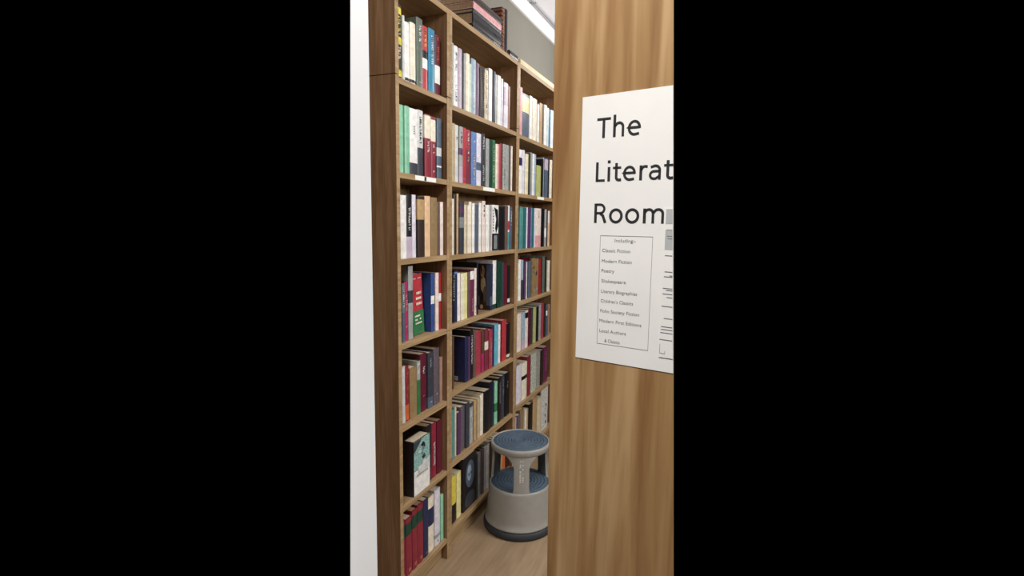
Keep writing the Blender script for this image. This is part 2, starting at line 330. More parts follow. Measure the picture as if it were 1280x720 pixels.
# kind, description, y0, y1, height, thickness, colour, bands (from the top), title ; y along the shelf in metres
BOOKS = [
  ('11', 0.012, [
    ('B', 'tall black green book with yellow title blocks', 1.7026, 1.7364, 0.2601, 0, 'blackgreen', [(0.04, 0.13, 'yellow'), (0.43, 0.53, 'yellow'), (0.87, 0.96, 'yellow')], [('yellow', 0.16, 0.4), ('cream', 0.56, 0.74)]),
    ('B', 'thin pale grey book', 1.7359, 1.7499, 0.2289, 0, 'palegrey', [], []),
    ('B', 'white book with small black logo at foot', 1.7497, 1.786, 0.2136, 0, 'white', [(0.92, 0.97, 'ink')], []),
    ('B', 'cream white book with small black logo at foot', 1.786, 1.8235, 0.2231, 0, 'cream', [(0.92, 0.97, 'ink')], []),
    ('B', 'tall grey green book', 1.8275, 1.8717, 0.2551, 0, 'greygreen', [], [('white', 0.1, 0.35), ('white', 0.88, 0.93)]),
    ('B', 'red book with black picture band across spine', 1.8735, 1.9141, 0.2406, 0, 'red', [(0.38, 0.5, 'ink'), (0.5, 0.66, 'white')], [('yellow', 0.05, 0.34)]),
    ('B', 'blue glossy book with white title', 1.9162, 1.9639, 0.2448, 0, 'teal blue', [], [('white', 0.1, 0.55)]),
    ('B', 'dark red book with orange title, rightmost', 1.9683, 2.0099, 0.2368, 0, 'maroon', [(0.5, 0.8, 'white')], [('orange', 0.04, 0.45)]),
  ]),
  ('12', 0.012, [
    ('B', 'mint green book leftmost, against the side', 1.7102, 1.7422, 0.2462, 0, 'mint', [], []),
    ('B', 'mint green book, second of the mint pair', 1.7439, 1.7751, 0.2473, 0, 'mint2', [], []),
    ('B', 'wide white book with dark figure at foot', 1.7768, 1.8316, 0.2461, 0, 'white', [(0.82, 1.0, 'charcoal')], [('grey', 0.25, 0.4)]),
    ('B', 'pale grey book with dark lower picture', 1.8334, 1.8771, 0.2513, 0, 'palegrey', [(0.57, 1.0, 'charcoal')], [('ink', 0.1, 0.5)]),
    ('B', 'cream topped red novel, left of matching pair', 1.8849, 1.9316, 0.245, 0, 'crimson', [(0.02, 0.38, 'cream')], [('white', 0.42, 0.6), ('cream', 0.88, 0.93)]),
    ('B', 'cream topped red novel, right of matching pair', 1.9357, 1.9737, 0.2441, 0, 'crimson', [(0.05, 0.4, 'cream')], [('white', 0.45, 0.65), ('cream', 0.88, 0.93)]),
    ('B', 'slate blue book with white figure, rightmost', 1.978, 2.0174, 0.2449, 0, 'slate', [(0.48, 0.62, 'palegrey'), (0.78, 0.81, 'white')], []),
  ]),
  ('13', 0.012, [
    ('B', 'wide pale white book leftmost, against the side', 1.7094, 1.7515, 0.2386, 0, 'white', [], []),
    ('B', 'black book with white title and lilac foot', 1.7532, 1.7946, 0.2433, 0, 'ink', [(0.66, 1.0, 'lilac')], [('white', 0.2, 0.6)]),
    ('B', 'narrow lilac white book beside a black one', 1.7963, 1.8233, 0.2443, 0, 'lilacwhite', [], []),
    ('B', 'dark brown book with tan upper label', 1.8303, 1.8819, 0.2404, 0, 'darkbrown', [(0.05, 0.38, 'tan')], []),
    ('B', 'peach coloured book', 1.8838, 1.9282, 0.2442, 0, 'peach', [], []),
    ('B', 'olive tan book', 1.9301, 1.9793, 0.2408, 0, 'olivetan', [], []),
    ('B', 'narrow mauve brown book', 1.9813, 2.0077, 0.2232, 0, 'mauvebrown', [], []),
    ('B', 'narrow pinkish white book, rightmost', 2.0098, 2.0368, 0.2254, 0, 'pinkwhite', [], []),
  ]),
  ('14', 0.02, [
    ('B', 'narrow slate teal book leftmost, against the side', 1.7259, 1.7476, 0.2291, 0, 'slateteal', [(0.5, 1.0, 'slate')], [('white', 0.1, 0.4)]),
    ('B', 'magenta book with pale title', 1.7495, 1.7773, 0.2321, 0, 'magenta', [], [('pink', 0.2, 0.5), ('pink', 0.75, 0.8)]),
    ('B', 'tall silver grey book with dark oval', 1.7797, 1.8159, 0.2915, 0, 'silver', [(0.33, 0.5, 'charcoal')], []),
    ('F', 'red and green book leaning face outward', 1.8195, 1.9146, 0.2506, 0.035, 'red', [(0.58, 1.0, 'green')], 'W'),
    ('B', 'bright blue book with white sticker', 1.9686, 1.9997, 0.2496, 0, 'blue', [(0.38, 0.52, 'white')], [('white', 0.92, 0.95)]),
    ('B', 'narrow cream white book beside a blue one', 2.0043, 2.0341, 0.2497, 0, 'pinkwhite', [], []),
    ('B', 'red book with white sticker, rightmost', 2.0364, 2.0646, 0.2478, 0, 'red2', [(0.36, 0.5, 'white')], []),
  ]),
  ('15', 0.02, [
    ('B', 'narrow pale grey book leftmost, against the side', 1.7202, 1.744, 0.2283, 0, 'palegrey', [], []),
    ('B', 'red book with orange spine print', 1.7459, 1.7741, 0.2221, 0, 'crimson', [(0.7, 0.98, 'orange')], [('orange', 0.1, 0.6)]),
    ('B', 'tan brown book', 1.7761, 1.8287, 0.2094, 0, 'olivetan', [], []),
    ('B', 'narrow green book with grey top', 1.833, 1.8594, 0.2249, 0, 'green', [(0.0, 0.35, 'silver')], [('white', 0.05, 0.25)]),
    ('B', 'maroon book with white title', 1.8616, 1.9118, 0.2463, 0, 'maroon', [], [('white', 0.22, 0.36), ('pink', 0.72, 0.76)]),
    ('B', 'dark slate book beside a maroon one', 1.9162, 1.9577, 0.2412, 0, 'charcoal', [(0.8, 1.0, 'slate')], [('silver', 0.1, 0.3), ('white', 0.88, 0.93)]),
    ('B', 'tall grey mauve book', 1.9622, 2.0098, 0.2487, 0, 'greymauve', [], [('white', 0.8, 0.84)]),
    ('B', 'narrow pinkish brown book, rightmost', 2.0144, 2.0402, 0.2007, 0, 'pinkbrown', [], []),
  ]),
  ('16', 0.02, [
    ('F', 'teal and white picture book facing out', 1.7688, 1.8991, 0.2329, 0.05, 'tealpic', [], 'T'),
    ('B', 'black book with mottled brown spine', 1.902, 1.9472, 0.2516, 0, 'nearblack', [(0.75, 0.95, 'maroon')], [('brown', 0.1, 0.6)]),
    ('B', 'crimson book with white lettering', 1.9497, 1.9929, 0.2446, 0, 'crimson', [], [('white', 0.35, 0.8)]),
    ('B', 'dark maroon book, rightmost', 1.9955, 2.0416, 0.244, 0, 'maroon', [], []),
  ]),
  ('17', 0.015, [
    ('B', 'red book with green band leftmost, against the side', 1.6939, 1.7295, 0.2519, 0, 'crimson', [(0.08, 0.3, 'darkgreen')], [('gold', 0.9, 0.95)]),
    ('B', 'red book with green band, second from left', 1.7336, 1.7804, 0.2479, 0, 'crimson', [(0.08, 0.3, 'darkgreen')], [('gold', 0.88, 0.94)]),
    ('B', 'red book with green band, third from left', 1.7828, 1.8233, 0.2599, 0, 'crimson', [(0.08, 0.3, 'darkgreen')], [('gold', 0.88, 0.94)]),
    ('B', 'red book with green band, beside the navy book', 1.8257, 1.8719, 0.2647, 0, 'crimson', [(0.1, 0.3, 'darkgreen')], [('gold', 0.88, 0.94)]),
    ('B', 'navy blue book', 1.8743, 1.9158, 0.2617, 0, 'navy', [], [('silver', 0.92, 0.95)]),
    ('B', 'cream book with dark navy disc', 1.9182, 1.967, 0.2525, 0, 'cream', [(0.2, 0.52, 'navy')], []),
    ('B', 'tall white book with grey print', 1.9707, 2.0203, 0.2627, 0, 'lilacwhite', [(0.8, 0.86, 'silver')], [('grey', 0.9, 0.96)]),
    ('B', 'mint green book, rightmost', 2.0228, 2.0497, 0.2166, 0, 'mint', [], []),
  ]),
  ('21', 0.012, [
    ('B', 'thin grey green magazine leftmost, against the divider', 2.1085, 2.1264, 0.2614, 0, 'greygreen2', [], []),
    ('B', 'white book with speckled blue print', 2.1277, 2.1631, 0.2565, 0, 'white', [], [('slate', 0.1, 0.4), ('slate', 0.6, 0.9)]),
    ('B', 'pale lilac pink book', 2.1644, 2.1954, 0.2554, 0, 'lilac', [], []),
    ('B', 'thin black book near the left end', 2.1968, 2.2119, 0.2526, 0, 'ink', [], []),
    ('B', 'thin grey book beside a cream one', 2.2133, 2.2313, 0.2464, 0, 'silver', [], []),
    ('B', 'cream white book in the left half', 2.2328, 2.2682, 0.2537, 0, 'cream', [], []),
    ('B', 'short pale green book', 2.2714, 2.2902, 0.2189, 0, 'palegreen', [], []),
    ('B', 'light blue grey book', 2.293, 2.3422, 0.2499, 0, 'blueg', [], [('white', 0.6, 0.9)]),
    ('B', 'dark mauve book', 2.3454, 2.3762, 0.2438, 0, 'mauve', [], []),
    ('B', 'dark brown book', 2.3795, 2.4063, 0.2301, 0, 'darkbrown', [], []),
    ('B', 'thin black book with tan print', 2.4079, 2.4271, 0.2355, 0, 'ink', [], [('tan', 0.1, 0.8)]),
    ('B', 'cream book with brown marks', 2.4304, 2.4697, 0.2347, 0, 'cream2', [], [('brown', 0.1, 0.9)]),
    ('B', 'bright white book near the middle', 2.473, 2.5152, 0.2524, 0, 'white', [], []),
    ('B', 'dark slate book', 2.5189, 2.5553, 0.2506, 0, 'charcoal', [], []),
    ('B', 'thin pale grey book, right half', 2.5591, 2.5804, 0.2456, 0, 'palegrey', [], []),
    ('B', 'white book, right half', 2.5823, 2.6241, 0.2465, 0, 'white', [], []),
    ('B', 'thin white book beside a lilac one', 2.6281, 2.6579, 0.2415, 0, 'lilacwhite', [], []),
    ('B', 'lilac white book, rightmost but one', 2.662, 2.7177, 0.2318, 0, 'lilacwhite', [(0.1, 0.5, 'lilac')], []),
    ('B', 'thin brown book, rightmost', 2.7201, 2.7497, 0.2257, 0, 'pinkbrown', [], []),
  ]),
  ('22', 0.012, [
    ('B', 'beige book leftmost, against the divider', 2.1056, 2.1378, 0.2504, 0, 'olivetan2', [], []),
    ('B', 'pale grey green book', 2.1388, 2.1698, 0.2486, 0, 'palegrey', [], [('grey', 0.2, 0.3)]),
    ('B', 'grey book with purple band', 2.1719, 2.2036, 0.2475, 0, 'silver', [(0.38, 0.5, 'purple'), (0.7, 1.0, 'lilac')], [('ink', 0.1, 0.3)]),
    ('B', 'bright red book', 2.2047, 2.2394, 0.2491, 0, 'red', [], [('pink', 0.9, 0.95)]),
    ('B', 'dull red book with cream title', 2.2417, 2.291, 0.2464, 0, 'rose', [(0.35, 1.0, 'rosed')], [('cream', 0.05, 0.6)]),
    ('B', 'light blue book with white title', 2.2934, 2.3506, 0.2448, 0, 'lightblue', [], [('white', 0.15, 0.2), ('cream', 0.4, 0.9)]),
    ('B', 'pale lilac grey book with dark patch', 2.353, 2.4053, 0.2481, 0, 'lilacwhite', [(0.55, 0.7, 'slate')], []),
    ('B', 'dark slate book with white print', 2.4078, 2.443, 0.254, 0, 'charcoal', [], [('white', 0.05, 0.3), ('white', 0.6, 0.9)]),
    ('B', 'grey book beside a dark green one', 2.4458, 2.4871, 0.2361, 0, 'silver', [], []),
    ('B', 'blackish green book', 2.4898, 2.5257, 0.2372, 0, 'darkgreen', [], []),
    ('B', 'bright green book', 2.5285, 2.5667, 0.2412, 0, 'green', [], [('cream', 0.1, 0.9)]),
    ('B', 'thin cream book beside a green one', 2.5697, 2.5935, 0.2268, 0, 'cream', [], []),
    ('B', 'thin pale pink book', 2.5949, 2.6076, 0.2291, 0, 'pink', [], []),
    ('B', 'thin rose red book', 2.6091, 2.6305, 0.2311, 0, 'rose', [], []),
    ('B', 'thin crimson book', 2.6334, 2.6552, 0.2384, 0, 'crimson', [], []),
    ('B', 'mottled grey book', 2.6582, 2.6983, 0.239, 0, 'greygreen2', [], [('grey', 0.1, 0.9)]),
    ('B', 'silver grey book near the right end', 2.7014, 2.7458, 0.2404, 0, 'silver', [], []),
    ('B', 'thin brown book', 2.749, 2.7646, 0.2422, 0, 'mauvebrown', [], []),
    ('B', 'thin cream book, rightmost', 2.7662, 2.7868, 0.2422, 0, 'cream', [], []),
  ]),
  ('23', 0.012, [
    ('B', 'cream book leftmost, against the divider', 2.1056, 2.1285, 0.2467, 0, 'cream', [], []),
    ('B', 'tall dark brown book', 2.1304, 2.1565, 0.268, 0, 'darkbrown', [], []),
    ('B', 'tall thin tan book', 2.1575, 2.1755, 0.2713, 0, 'tan', [], []),
    ('B', 'dark book with purple grey spine', 2.1775, 2.2224, 0.2395, 0, 'charcoal', [(0.1, 0.22, 'purple'), (0.3, 0.5, 'grey')], []),
    ('B', 'beige book near the left', 2.2245, 2.2546, 0.2252, 0, 'cream2', [], []),
    ('B', 'thin pale beige book', 2.2567, 2.272, 0.2246, 0, 'cream', [], []),
    ('B', 'tall cream book', 2.273, 2.3031, 0.2409, 0, 'cream', [], []),
    ('B', 'pale greenish white book', 2.3053, 2.334, 0.2358, 0, 'white', [], []),
    ('B', 'slate blue book with light stripe', 2.3362, 2.3822, 0.2295, 0, 'slate', [], []),
    ('B', 'white book beside a blue one', 2.3844, 2.4125, 0.24, 0, 'white', [], []),
    ('B', 'peach book with dark title', 2.4147, 2.4528, 0.2509, 0, 'pinkwhite', [], [('ink', 0.08, 0.3)]),
    ('B', 'bright white book', 2.4553, 2.5016, 0.233, 0, 'white', [], []),
    ('F', 'black and white face print cover facing out', 2.5321, 2.6144, 0.2369, 0.03, 'white', [], 'P'),
    ('B', 'wide black book', 2.6171, 2.7014, 0.2287, 0, 'ink', [], []),
    ('B', 'dark brown grey book', 2.704, 2.7459, 0.2371, 0, 'mauvebrown', [], []),
    ('B', 'white book with red and teal bands', 2.7472, 2.7801, 0.2408, 0, 'white', [(0.35, 0.55, 'red'), (0.6, 1.0, 'tealc')], []),
    ('B', 'dark slate book with dotted title, rightmost', 2.7831, 2.8152, 0.2345, 0, 'slate', [], [('white', 0.1, 0.45)]),
  ]),
  ('24', 0.02, [
    ('B', 'black book with white title leftmost', 2.1255, 2.1414, 0.2251, 0, 'ink', [], [('white', 0.02, 0.55)]),
    ('B', 'navy book with pale blue stripe', 2.1433, 2.1716, 0.2357, 0, 'navy', [(0.02, 0.06, 'lightblue')], []),
    ('B', 'white book, left of white pair', 2.1736, 2.2077, 0.2223, 0, 'white', [], []),
    ('B', 'white book, right of white pair', 2.2088, 2.2427, 0.2195, 0, 'cream', [], []),
    ('B', 'pale yellow book', 2.2438, 2.2797, 0.2193, 0, 'paleyellow', [], []),
    ('B', 'brown grey book', 2.2819, 2.3087, 0.2203, 0, 'mauvebrown', [], []),
    ('B', 'purple book with white label', 2.3108, 2.3544, 0.2268, 0, 'purplered', [(0.02, 0.2, 'white')], [('pink', 0.6, 0.9)]),
    ('B', 'thin pinkish white book', 2.3566, 2.3801, 0.2338, 0, 'pinkwhite', [], [('magenta', 0.8, 0.95)]),
    ('B', 'thin tall black book', 2.3822, 2.3989, 0.2597, 0, 'ink', [], []),
    ('R', 'navy book turned to show a portrait cover', 2.5461, 2.5796, 0.2417, 0.06, 'navy', [(0.7, 0.9, 'slate')], 'Q', 2.4072),
    ('B', 'white book beside a dark green one', 2.582, 2.6316, 0.2589, 0, 'white', [(0.9, 1.0, 'darkgreen')], []),
    ('B', 'dark green book', 2.6343, 2.6972, 0.2543, 0, 'darkgreen', [], [('grey', 0.85, 0.9)]),
    ('B', 'dark grey book', 2.7001, 2.7296, 0.2419, 0, 'charcoal', [], []),
    ('B', 'maroon book', 2.7325, 2.7902, 0.2358, 0, 'maroon', [], []),
    ('B', 'black book with small white label, rightmost', 2.7934, 2.8278, 0.2172, 0, 'ink', [(0.85, 0.95, 'white')], []),
  ]),
  ('25', 0.02, [
    ('B', 'thin brown book leftmost, against the divider', 2.1312, 2.1499, 0.2473, 0, 'brown', [], []),
    ('R', 'thick navy book with barcode turned outward', 2.2527, 2.2862, 0.2231, 0.075, 'navy', [], 'K', 2.157),
    ('B', 'thin dark purple book', 2.2888, 2.3098, 0.2175, 0, 'purple', [], []),
    ('B', 'black book with white title', 2.3109, 2.3418, 0.2455, 0, 'nearblack', [], [('white', 0.1, 0.7)]),
    ('B', 'grey brown book', 2.3444, 2.3746, 0.2408, 0, 'mauvebrown', [], []),
    ('B', 'wide rose red book', 2.3774, 2.4427, 0.2257, 0, 'rose', [], []),
    ('B', 'brown book with bright pink lower spine', 2.4483, 2.4837, 0.2192, 0, 'brown', [(0.55, 1.0, 'magenta')], []),
    ('B', 'dark rose book with cream label', 2.4865, 2.5321, 0.2208, 0, 'rosed', [(0.3, 0.5, 'cream')], []),
    ('B', 'pinkish rose book', 2.5351, 2.5789, 0.2083, 0, 'rose', [], [('pink', 0.2, 0.9)]),
    ('B', 'thin navy book', 2.5818, 2.6058, 0.2187, 0, 'navy', [], []),
    ('B', 'sky blue book', 2.6088, 2.6632, 0.2261, 0, 'sky', [], []),
    ('B', 'narrow white book', 2.6664, 2.6986, 0.2144, 0, 'white', [], []),
    ('B', 'bright red book', 2.717, 2.7824, 0.2302, 0, 'red', [], []),
    ('B', 'black book with small white label, rightmost', 2.7861, 2.8282, 0.2014, 0, 'ink', [(0.88, 0.96, 'cream')], []),
  ]),
  ('26', 0.02, [
    ('B', 'teal book leftmost, against the divider', 2.1163, 2.1524, 0.2366, 0, 'tealc', [], []),
    ('B', 'thin cream book', 2.1576, 2.1722, 0.2394, 0, 'cream2', [], []),
    ('B', 'purple book', 2.1748, 2.2099, 0.2079, 0, 'purple', [], []),
    ('B', 'dark mauve book', 2.2125, 2.2584, 0.222, 0, 'greymauve', [], []),
    ('B', 'dark grey book beside a mauve one', 2.2611, 2.3013, 0.2268, 0, 'charcoal', [], []),
    ('B', 'pale grey book with dark top', 2.3042, 2.3517, 0.2121, 0, 'silver', [(0.0, 0.1, 'charcoal')], [('white', 0.2, 0.9)]),
    ('B', 'tan book, left of two', 2.3605, 2.3912, 0.2099, 0, 'tan', [], []),
    ('B', 'light tan book, right of two', 2.3926, 2.4256, 0.2107, 0, 'olivetan2', [], []),
    ('B', 'cream book', 2.4285, 2.4705, 0.2198, 0, 'cream', [], []),
    ('B', 'wide black book beside a cream one', 2.4734, 2.5473, 0.2261, 0, 'ink', [], []),
    ('B', 'dark navy book', 2.5499, 2.606, 0.2542, 0, 'navyd', [], []),
    ('B', 'mint book with darker lower half', 2.6093, 2.6473, 0.2396, 0, 'mint', [(0.5, 0.7, 'green')], []),
    ('B', 'black book with grey print', 2.6505, 2.697, 0.2497, 0, 'nearblack', [], [('silver', 0.1, 0.6)]),
    ('B', 'dark grey book with white print', 2.7003, 2.7425, 0.2519, 0, 'charcoal', [], [('silver', 0.1, 0.5)]),
    ('B', 'black book with white mark, rightmost', 2.746, 2.8135, 0.2533, 0, 'ink', [], [('silver', 0.2, 0.35)]),
  ]),
  ('27', 0.02, [
    ('B', 'yellow book with black picture at foot', 2.1232, 2.179, 0.2306, 0, 'yellow', [(0.6, 1.0, 'nearblack')], []),
    ('B', 'pale yellow cream book', 2.1829, 2.2306, 0.2291, 0, 'paleyellow', [], []),
    ('F', 'large black book with blue grey figure facing out', 2.2451, 2.3979, 0.274, 0.03, 'nearblack', [], 'G'),
    ('B', 'thin dark grey book, beside the face out one', 2.4018, 2.4258, 0.2418, 0, 'charcoal', [], []),
    ('B', 'thin pale grey book', 2.428, 2.4622, 0.24, 0, 'silver', [], []),
    ('B', 'mottled grey book', 2.4669, 2.5045, 0.2433, 0, 'greymauve', [], []),
    ('B', 'grey white book', 2.5092, 2.5401, 0.2435, 0, 'palegrey', [], []),
    ('B', 'white book near the stool', 2.5424, 2.5767, 0.2442, 0, 'white', [], []),
    ('B', 'dark brown book behind the stool', 2.5816, 2.636, 0.2441, 0, 'darkbrown', [], []),
    ('B', 'black book behind the stool', 2.641, 2.686, 0.2368, 0, 'ink', [], []),
    ('B', 'cream book seen behind the stool', 2.6912, 2.7317, 0.2323, 0, 'cream', [], []),
    ('B', 'thin tan book behind the stool', 2.7371, 2.7668, 0.2249, 0, 'tan', [], []),
    ('B', 'orange red book seen under the stool top', 2.7725, 2.8275, 0.2168, 0, 'orange', [], []),
    ('B', 'thin dark book behind the stool, rightmost', 2.8331, 2.8645, 0.2046, 0, 'darkbrown', [], []),
  ]),
  ('31', 0.012, [
    ('B', 'pink book leftmost, against the divider', 2.891, 2.9296, 0.2631, 0, 'pink', [], []),
    ('B', 'slate book with yellow upper label', 2.9345, 3.0407, 0.2426, 0, 'slate', [(0.05, 0.42, 'paleyellow')], [('silver', 0.5, 0.8)]),
    ('B', 'white book beside a slate one', 3.0459, 3.0905, 0.25, 0, 'white', [], []),
    ('B', 'cream white book', 3.0955, 3.1694, 0.2478, 0, 'cream', [], []),
    ('B', 'short white book', 3.1755, 3.2089, 0.2274, 0, 'white', [], []),
    ('B', 'tan book', 3.2233, 3.2725, 0.2449, 0, 'tan', [], []),
    ('B', 'thin black book', 3.2754, 3.2955, 0.2507, 0, 'ink', [], []),
    ('B', 'white book left of a pale blue one', 3.3008, 3.3495, 0.251, 0, 'white', [], []),
    ('B', 'pale blue white book', 3.3556, 3.3951, 0.2432, 0, 'palegrey', [], []),
    ('B', 'blue book', 3.401, 3.436, 0.2398, 0, 'teal blue', [], []),
    ('B', 'white book, rightmost in view', 3.4417, 3.497, 0.2459, 0, 'white', [], []),
  ]),
  ('32', 0.012, [
    ('B', 'white book with navy block leftmost', 2.8882, 2.9423, 0.2481, 0, 'white', [(0.18, 0.36, 'navy')], []),
    ('B', 'lilac white book', 2.9456, 2.9822, 0.2516, 0, 'lilacwhite', [], []),
    ('B', 'cream book', 2.986, 3.0136, 0.2347, 0, 'cream', [], []),
    ('B', 'pale yellow book', 3.0153, 3.0468, 0.2372, 0, 'paleyellow', [], []),
    ('B', 'thin dark grey book', 3.05, 3.0702, 0.246, 0, 'charcoal', [], []),
    ('B', 'silver grey book', 3.0718, 3.1078, 0.2534, 0, 'silver', [], []),
    ('B', 'white book beside a pale blue one', 3.1115, 3.1429, 0.2507, 0, 'white', [], []),
    ('B', 'pale blue book', 3.1448, 3.1804, 0.2518, 0, 'blueg', [], []),
    ('B', 'short yellow green book', 3.186, 3.2691, 0.1907, 0, 'yellowgreen', [], []),
    ('B', 'thin black book, left of a grey one', 3.2719, 3.3043, 0.2365, 0, 'ink', [], []),
    ('B', 'thin grey book', 3.3059, 3.3253, 0.2515, 0, 'silver', [], []),
    ('B', 'slate book with pink top', 3.3293, 3.3927, 0.2511, 0, 'slate', [(0.03, 0.3, 'lilac')], []),
    ('B', 'black book near the right end', 3.3971, 3.4338, 0.2507, 0, 'ink', [], []),
    ('B', 'cream book, rightmost in view', 3.4381, 3.4883, 0.2515, 0, 'cream', [], []),
  ]),
  ('33', 0.012, [
    ('B', 'pale green teal book leftmost', 2.9151, 2.9418, 0.2439, 0, 'tealc', [], []),
    ('B', 'thin teal book', 2.9432, 2.9602, 0.2429, 0, 'tealc', [], []),
    ('B', 'dark teal book', 2.9632, 3.014, 0.2405, 0, 'tealdark', [], []),
    ('B', 'thin lilac white book', 3.0169, 3.0391, 0.2433, 0, 'lilacwhite', [], []),
    ('B', 'purple book', 3.0422, 3.0938, 0.2421, 0, 'purple', [], []),
    ('B', 'thin light blue book', 3.0984, 3.1155, 0.2439, 0, 'lightblue', [], []),
    ('B', 'deep teal book', 3.1186, 3.1565, 0.243, 0, 'tealdark', [], []),
    ('B', 'thin pale blue book', 3.1597, 3.179, 0.2427, 0, 'lilacwhite', [], []),
    ('B', 'wide pink book with dark title', 3.1822, 3.2854, 0.2435, 0, 'pinkwhite', [(0.7, 1.0, 'pink')], [('maroon', 0.08, 0.3)]),
    ('B', 'black book', 3.2888, 3.348, 0.2447, 0, 'ink', [], []),
    ('B', 'grey book with white sticker', 3.3516, 3.391, 0.2421, 0, 'silver', [(0.5, 0.75, 'white')], []),
    ('B', 'thin dark brown book', 3.393, 3.413, 0.2376, 0, 'darkbrown', [], []),
    ('B', 'pinkish white book, rightmost in view', 3.4168, 3.4688, 0.2336, 0, 'pinkwhite', [(0.35, 1.0, 'peach')], []),
  ]),
  ('34', 0.02, [
    ('B', 'thin beige book leftmost', 2.916, 2.9343, 0.2356, 0, 'olivetan2', [], []),
    ('B', 'white book near the divider', 2.9355, 2.9771, 0.2449, 0, 'white', [], []),
    ('B', 'blue grey book', 2.9799, 3.0122, 0.2414, 0, 'blueg', [(0.5, 1.0, 'charcoal')], []),
    ('B', 'dark purple book', 3.0151, 3.0481, 0.2352, 0, 'purple', [], []),
    ('B', 'white book beside a dark purple one', 3.0497, 3.0818, 0.2246, 0, 'white', [], []),
    ('B', 'slate blue book', 3.0877, 3.1315, 0.2283, 0, 'slate', [], []),
    ('F', 'khaki cover facing out', 3.1597, 3.269, 0.2381, 0.025, 'olivetan', [], 'O'),
    ('B', 'red book', 3.272, 3.317, 0.2321, 0, 'red2', [], []),
    ('B', 'thin dark book beside a red one', 3.3202, 3.3556, 0.2324, 0, 'darkbrown', [], []),
    ('B', 'grey green book', 3.3586, 3.4093, 0.2439, 0, 'greygreen', [], []),
    ('B', 'black book', 3.4111, 3.4463, 0.2366, 0, 'ink', [], []),
    ('B', 'cream book, rightmost in view', 3.4507, 3.5001, 0.2105, 0, 'cream', [], []),
  ]),
  ('35', 0.02, [
    ('B', 'wide cream white book leftmost', 2.9187, 2.9868, 0.2324, 0, 'pinkwhite', [], []),
    ('B', 'blue grey book with lilac foot', 2.9892, 3.0463, 0.2305, 0, 'blueg', [(0.75, 1.0, 'lilac')], []),
    ('B', 'pink white book with black top mark', 3.0488, 3.0985, 0.2328, 0, 'pinkwhite', [(0.05, 0.2, 'ink')], []),
    ('B', 'maroon book beside a white one', 3.1026, 3.1587, 0.2363, 0, 'maroon', [], []),
    ('B', 'dark grey book', 3.1631, 3.196, 0.2318, 0, 'charcoal', [], []),
    ('B', 'yellow green book', 3.199, 3.2512, 0.2319, 0, 'yellowgreen', [], []),
    ('B', 'black book', 3.2542, 3.2957, 0.2278, 0, 'ink', [], []),
    ('B', 'silver grey book', 3.2985, 3.3374, 0.2365, 0, 'silver', [], []),
    ('B', 'crimson rose book', 3.3423, 3.4079, 0.2366, 0, 'rose', [], []),
    ('B', 'dark brown book', 3.4111, 3.4486, 0.2275, 0, 'darkbrown', [], []),
    ('B', 'thin slate book with white label', 3.4504, 3.4809, 0.2192, 0, 'slate', [(0.2, 0.35, 'white')], []),
    ('B', 'thin pinkish book, rightmost in view', 3.4845, 3.5175, 0.2147, 0, 'pinkbrown', [], []),
  ]),
  ('36', 0.02, [
    ('B', 'grey white book leftmost', 2.9159, 2.9996, 0.2383, 0, 'lilacwhite', [], []),
    ('B', 'cream book with black mark', 3.0032, 3.0913, 0.2339, 0, 'cream', [(0.35, 0.45, 'ink')], []),
    ('B', 'dark red book', 3.0944, 3.1573, 0.2552, 0, 'crimson', [], []),
    ('B', 'green floral patterned book', 3.1638, 3.2628, 0.2535, 0, 'floral', [], []),
    ('B', 'grey floral patterned book', 3.2667, 3.3549, 0.245, 0, 'floral2', [], []),
    ('B', 'dark brown book', 3.3617, 3.4117, 0.2408, 0, 'darkbrown', [], []),
    ('B', 'dark purple book, rightmost in view', 3.4163, 3.5057, 0.2477, 0, 'purplered', [], [('silver', 0.1, 0.7)]),
  ]),
  ('37', 0.02, [
    ('B', 'thin lilac book leftmost above the stool', 2.9031, 2.938, 0.2615, 0, 'lilac', [], []),
    ('B', 'grey lilac book', 2.9418, 2.9957, 0.2628, 0, 'greymauve', [], []),
    ('B', 'olive tan book', 2.999, 3.0641, 0.2781, 0, 'olivetan', [], []),
    ('B', 'thin cream book', 3.0681, 3.1016, 0.2601, 0, 'cream', [], []),
    ('B', 'thin light brown book', 3.106, 3.1402, 0.2522, 0, 'tan', [], []),
    ('B', 'black book', 3.144, 3.2095, 0.2713, 0, 'ink', [], []),
    ('B', 'pale tan book', 3.218, 3.2968, 0.2826, 0, 'tan', [], []),
    ('B', 'cream tan book', 3.3013, 3.3892, 0.2573, 0, 'cream2', [], []),
    ('F', 'white book with black floral cover facing out', 3.3973, 3.5194, 0.2965, 0.02, 'floral3', [], 'O'),
  ]),
]

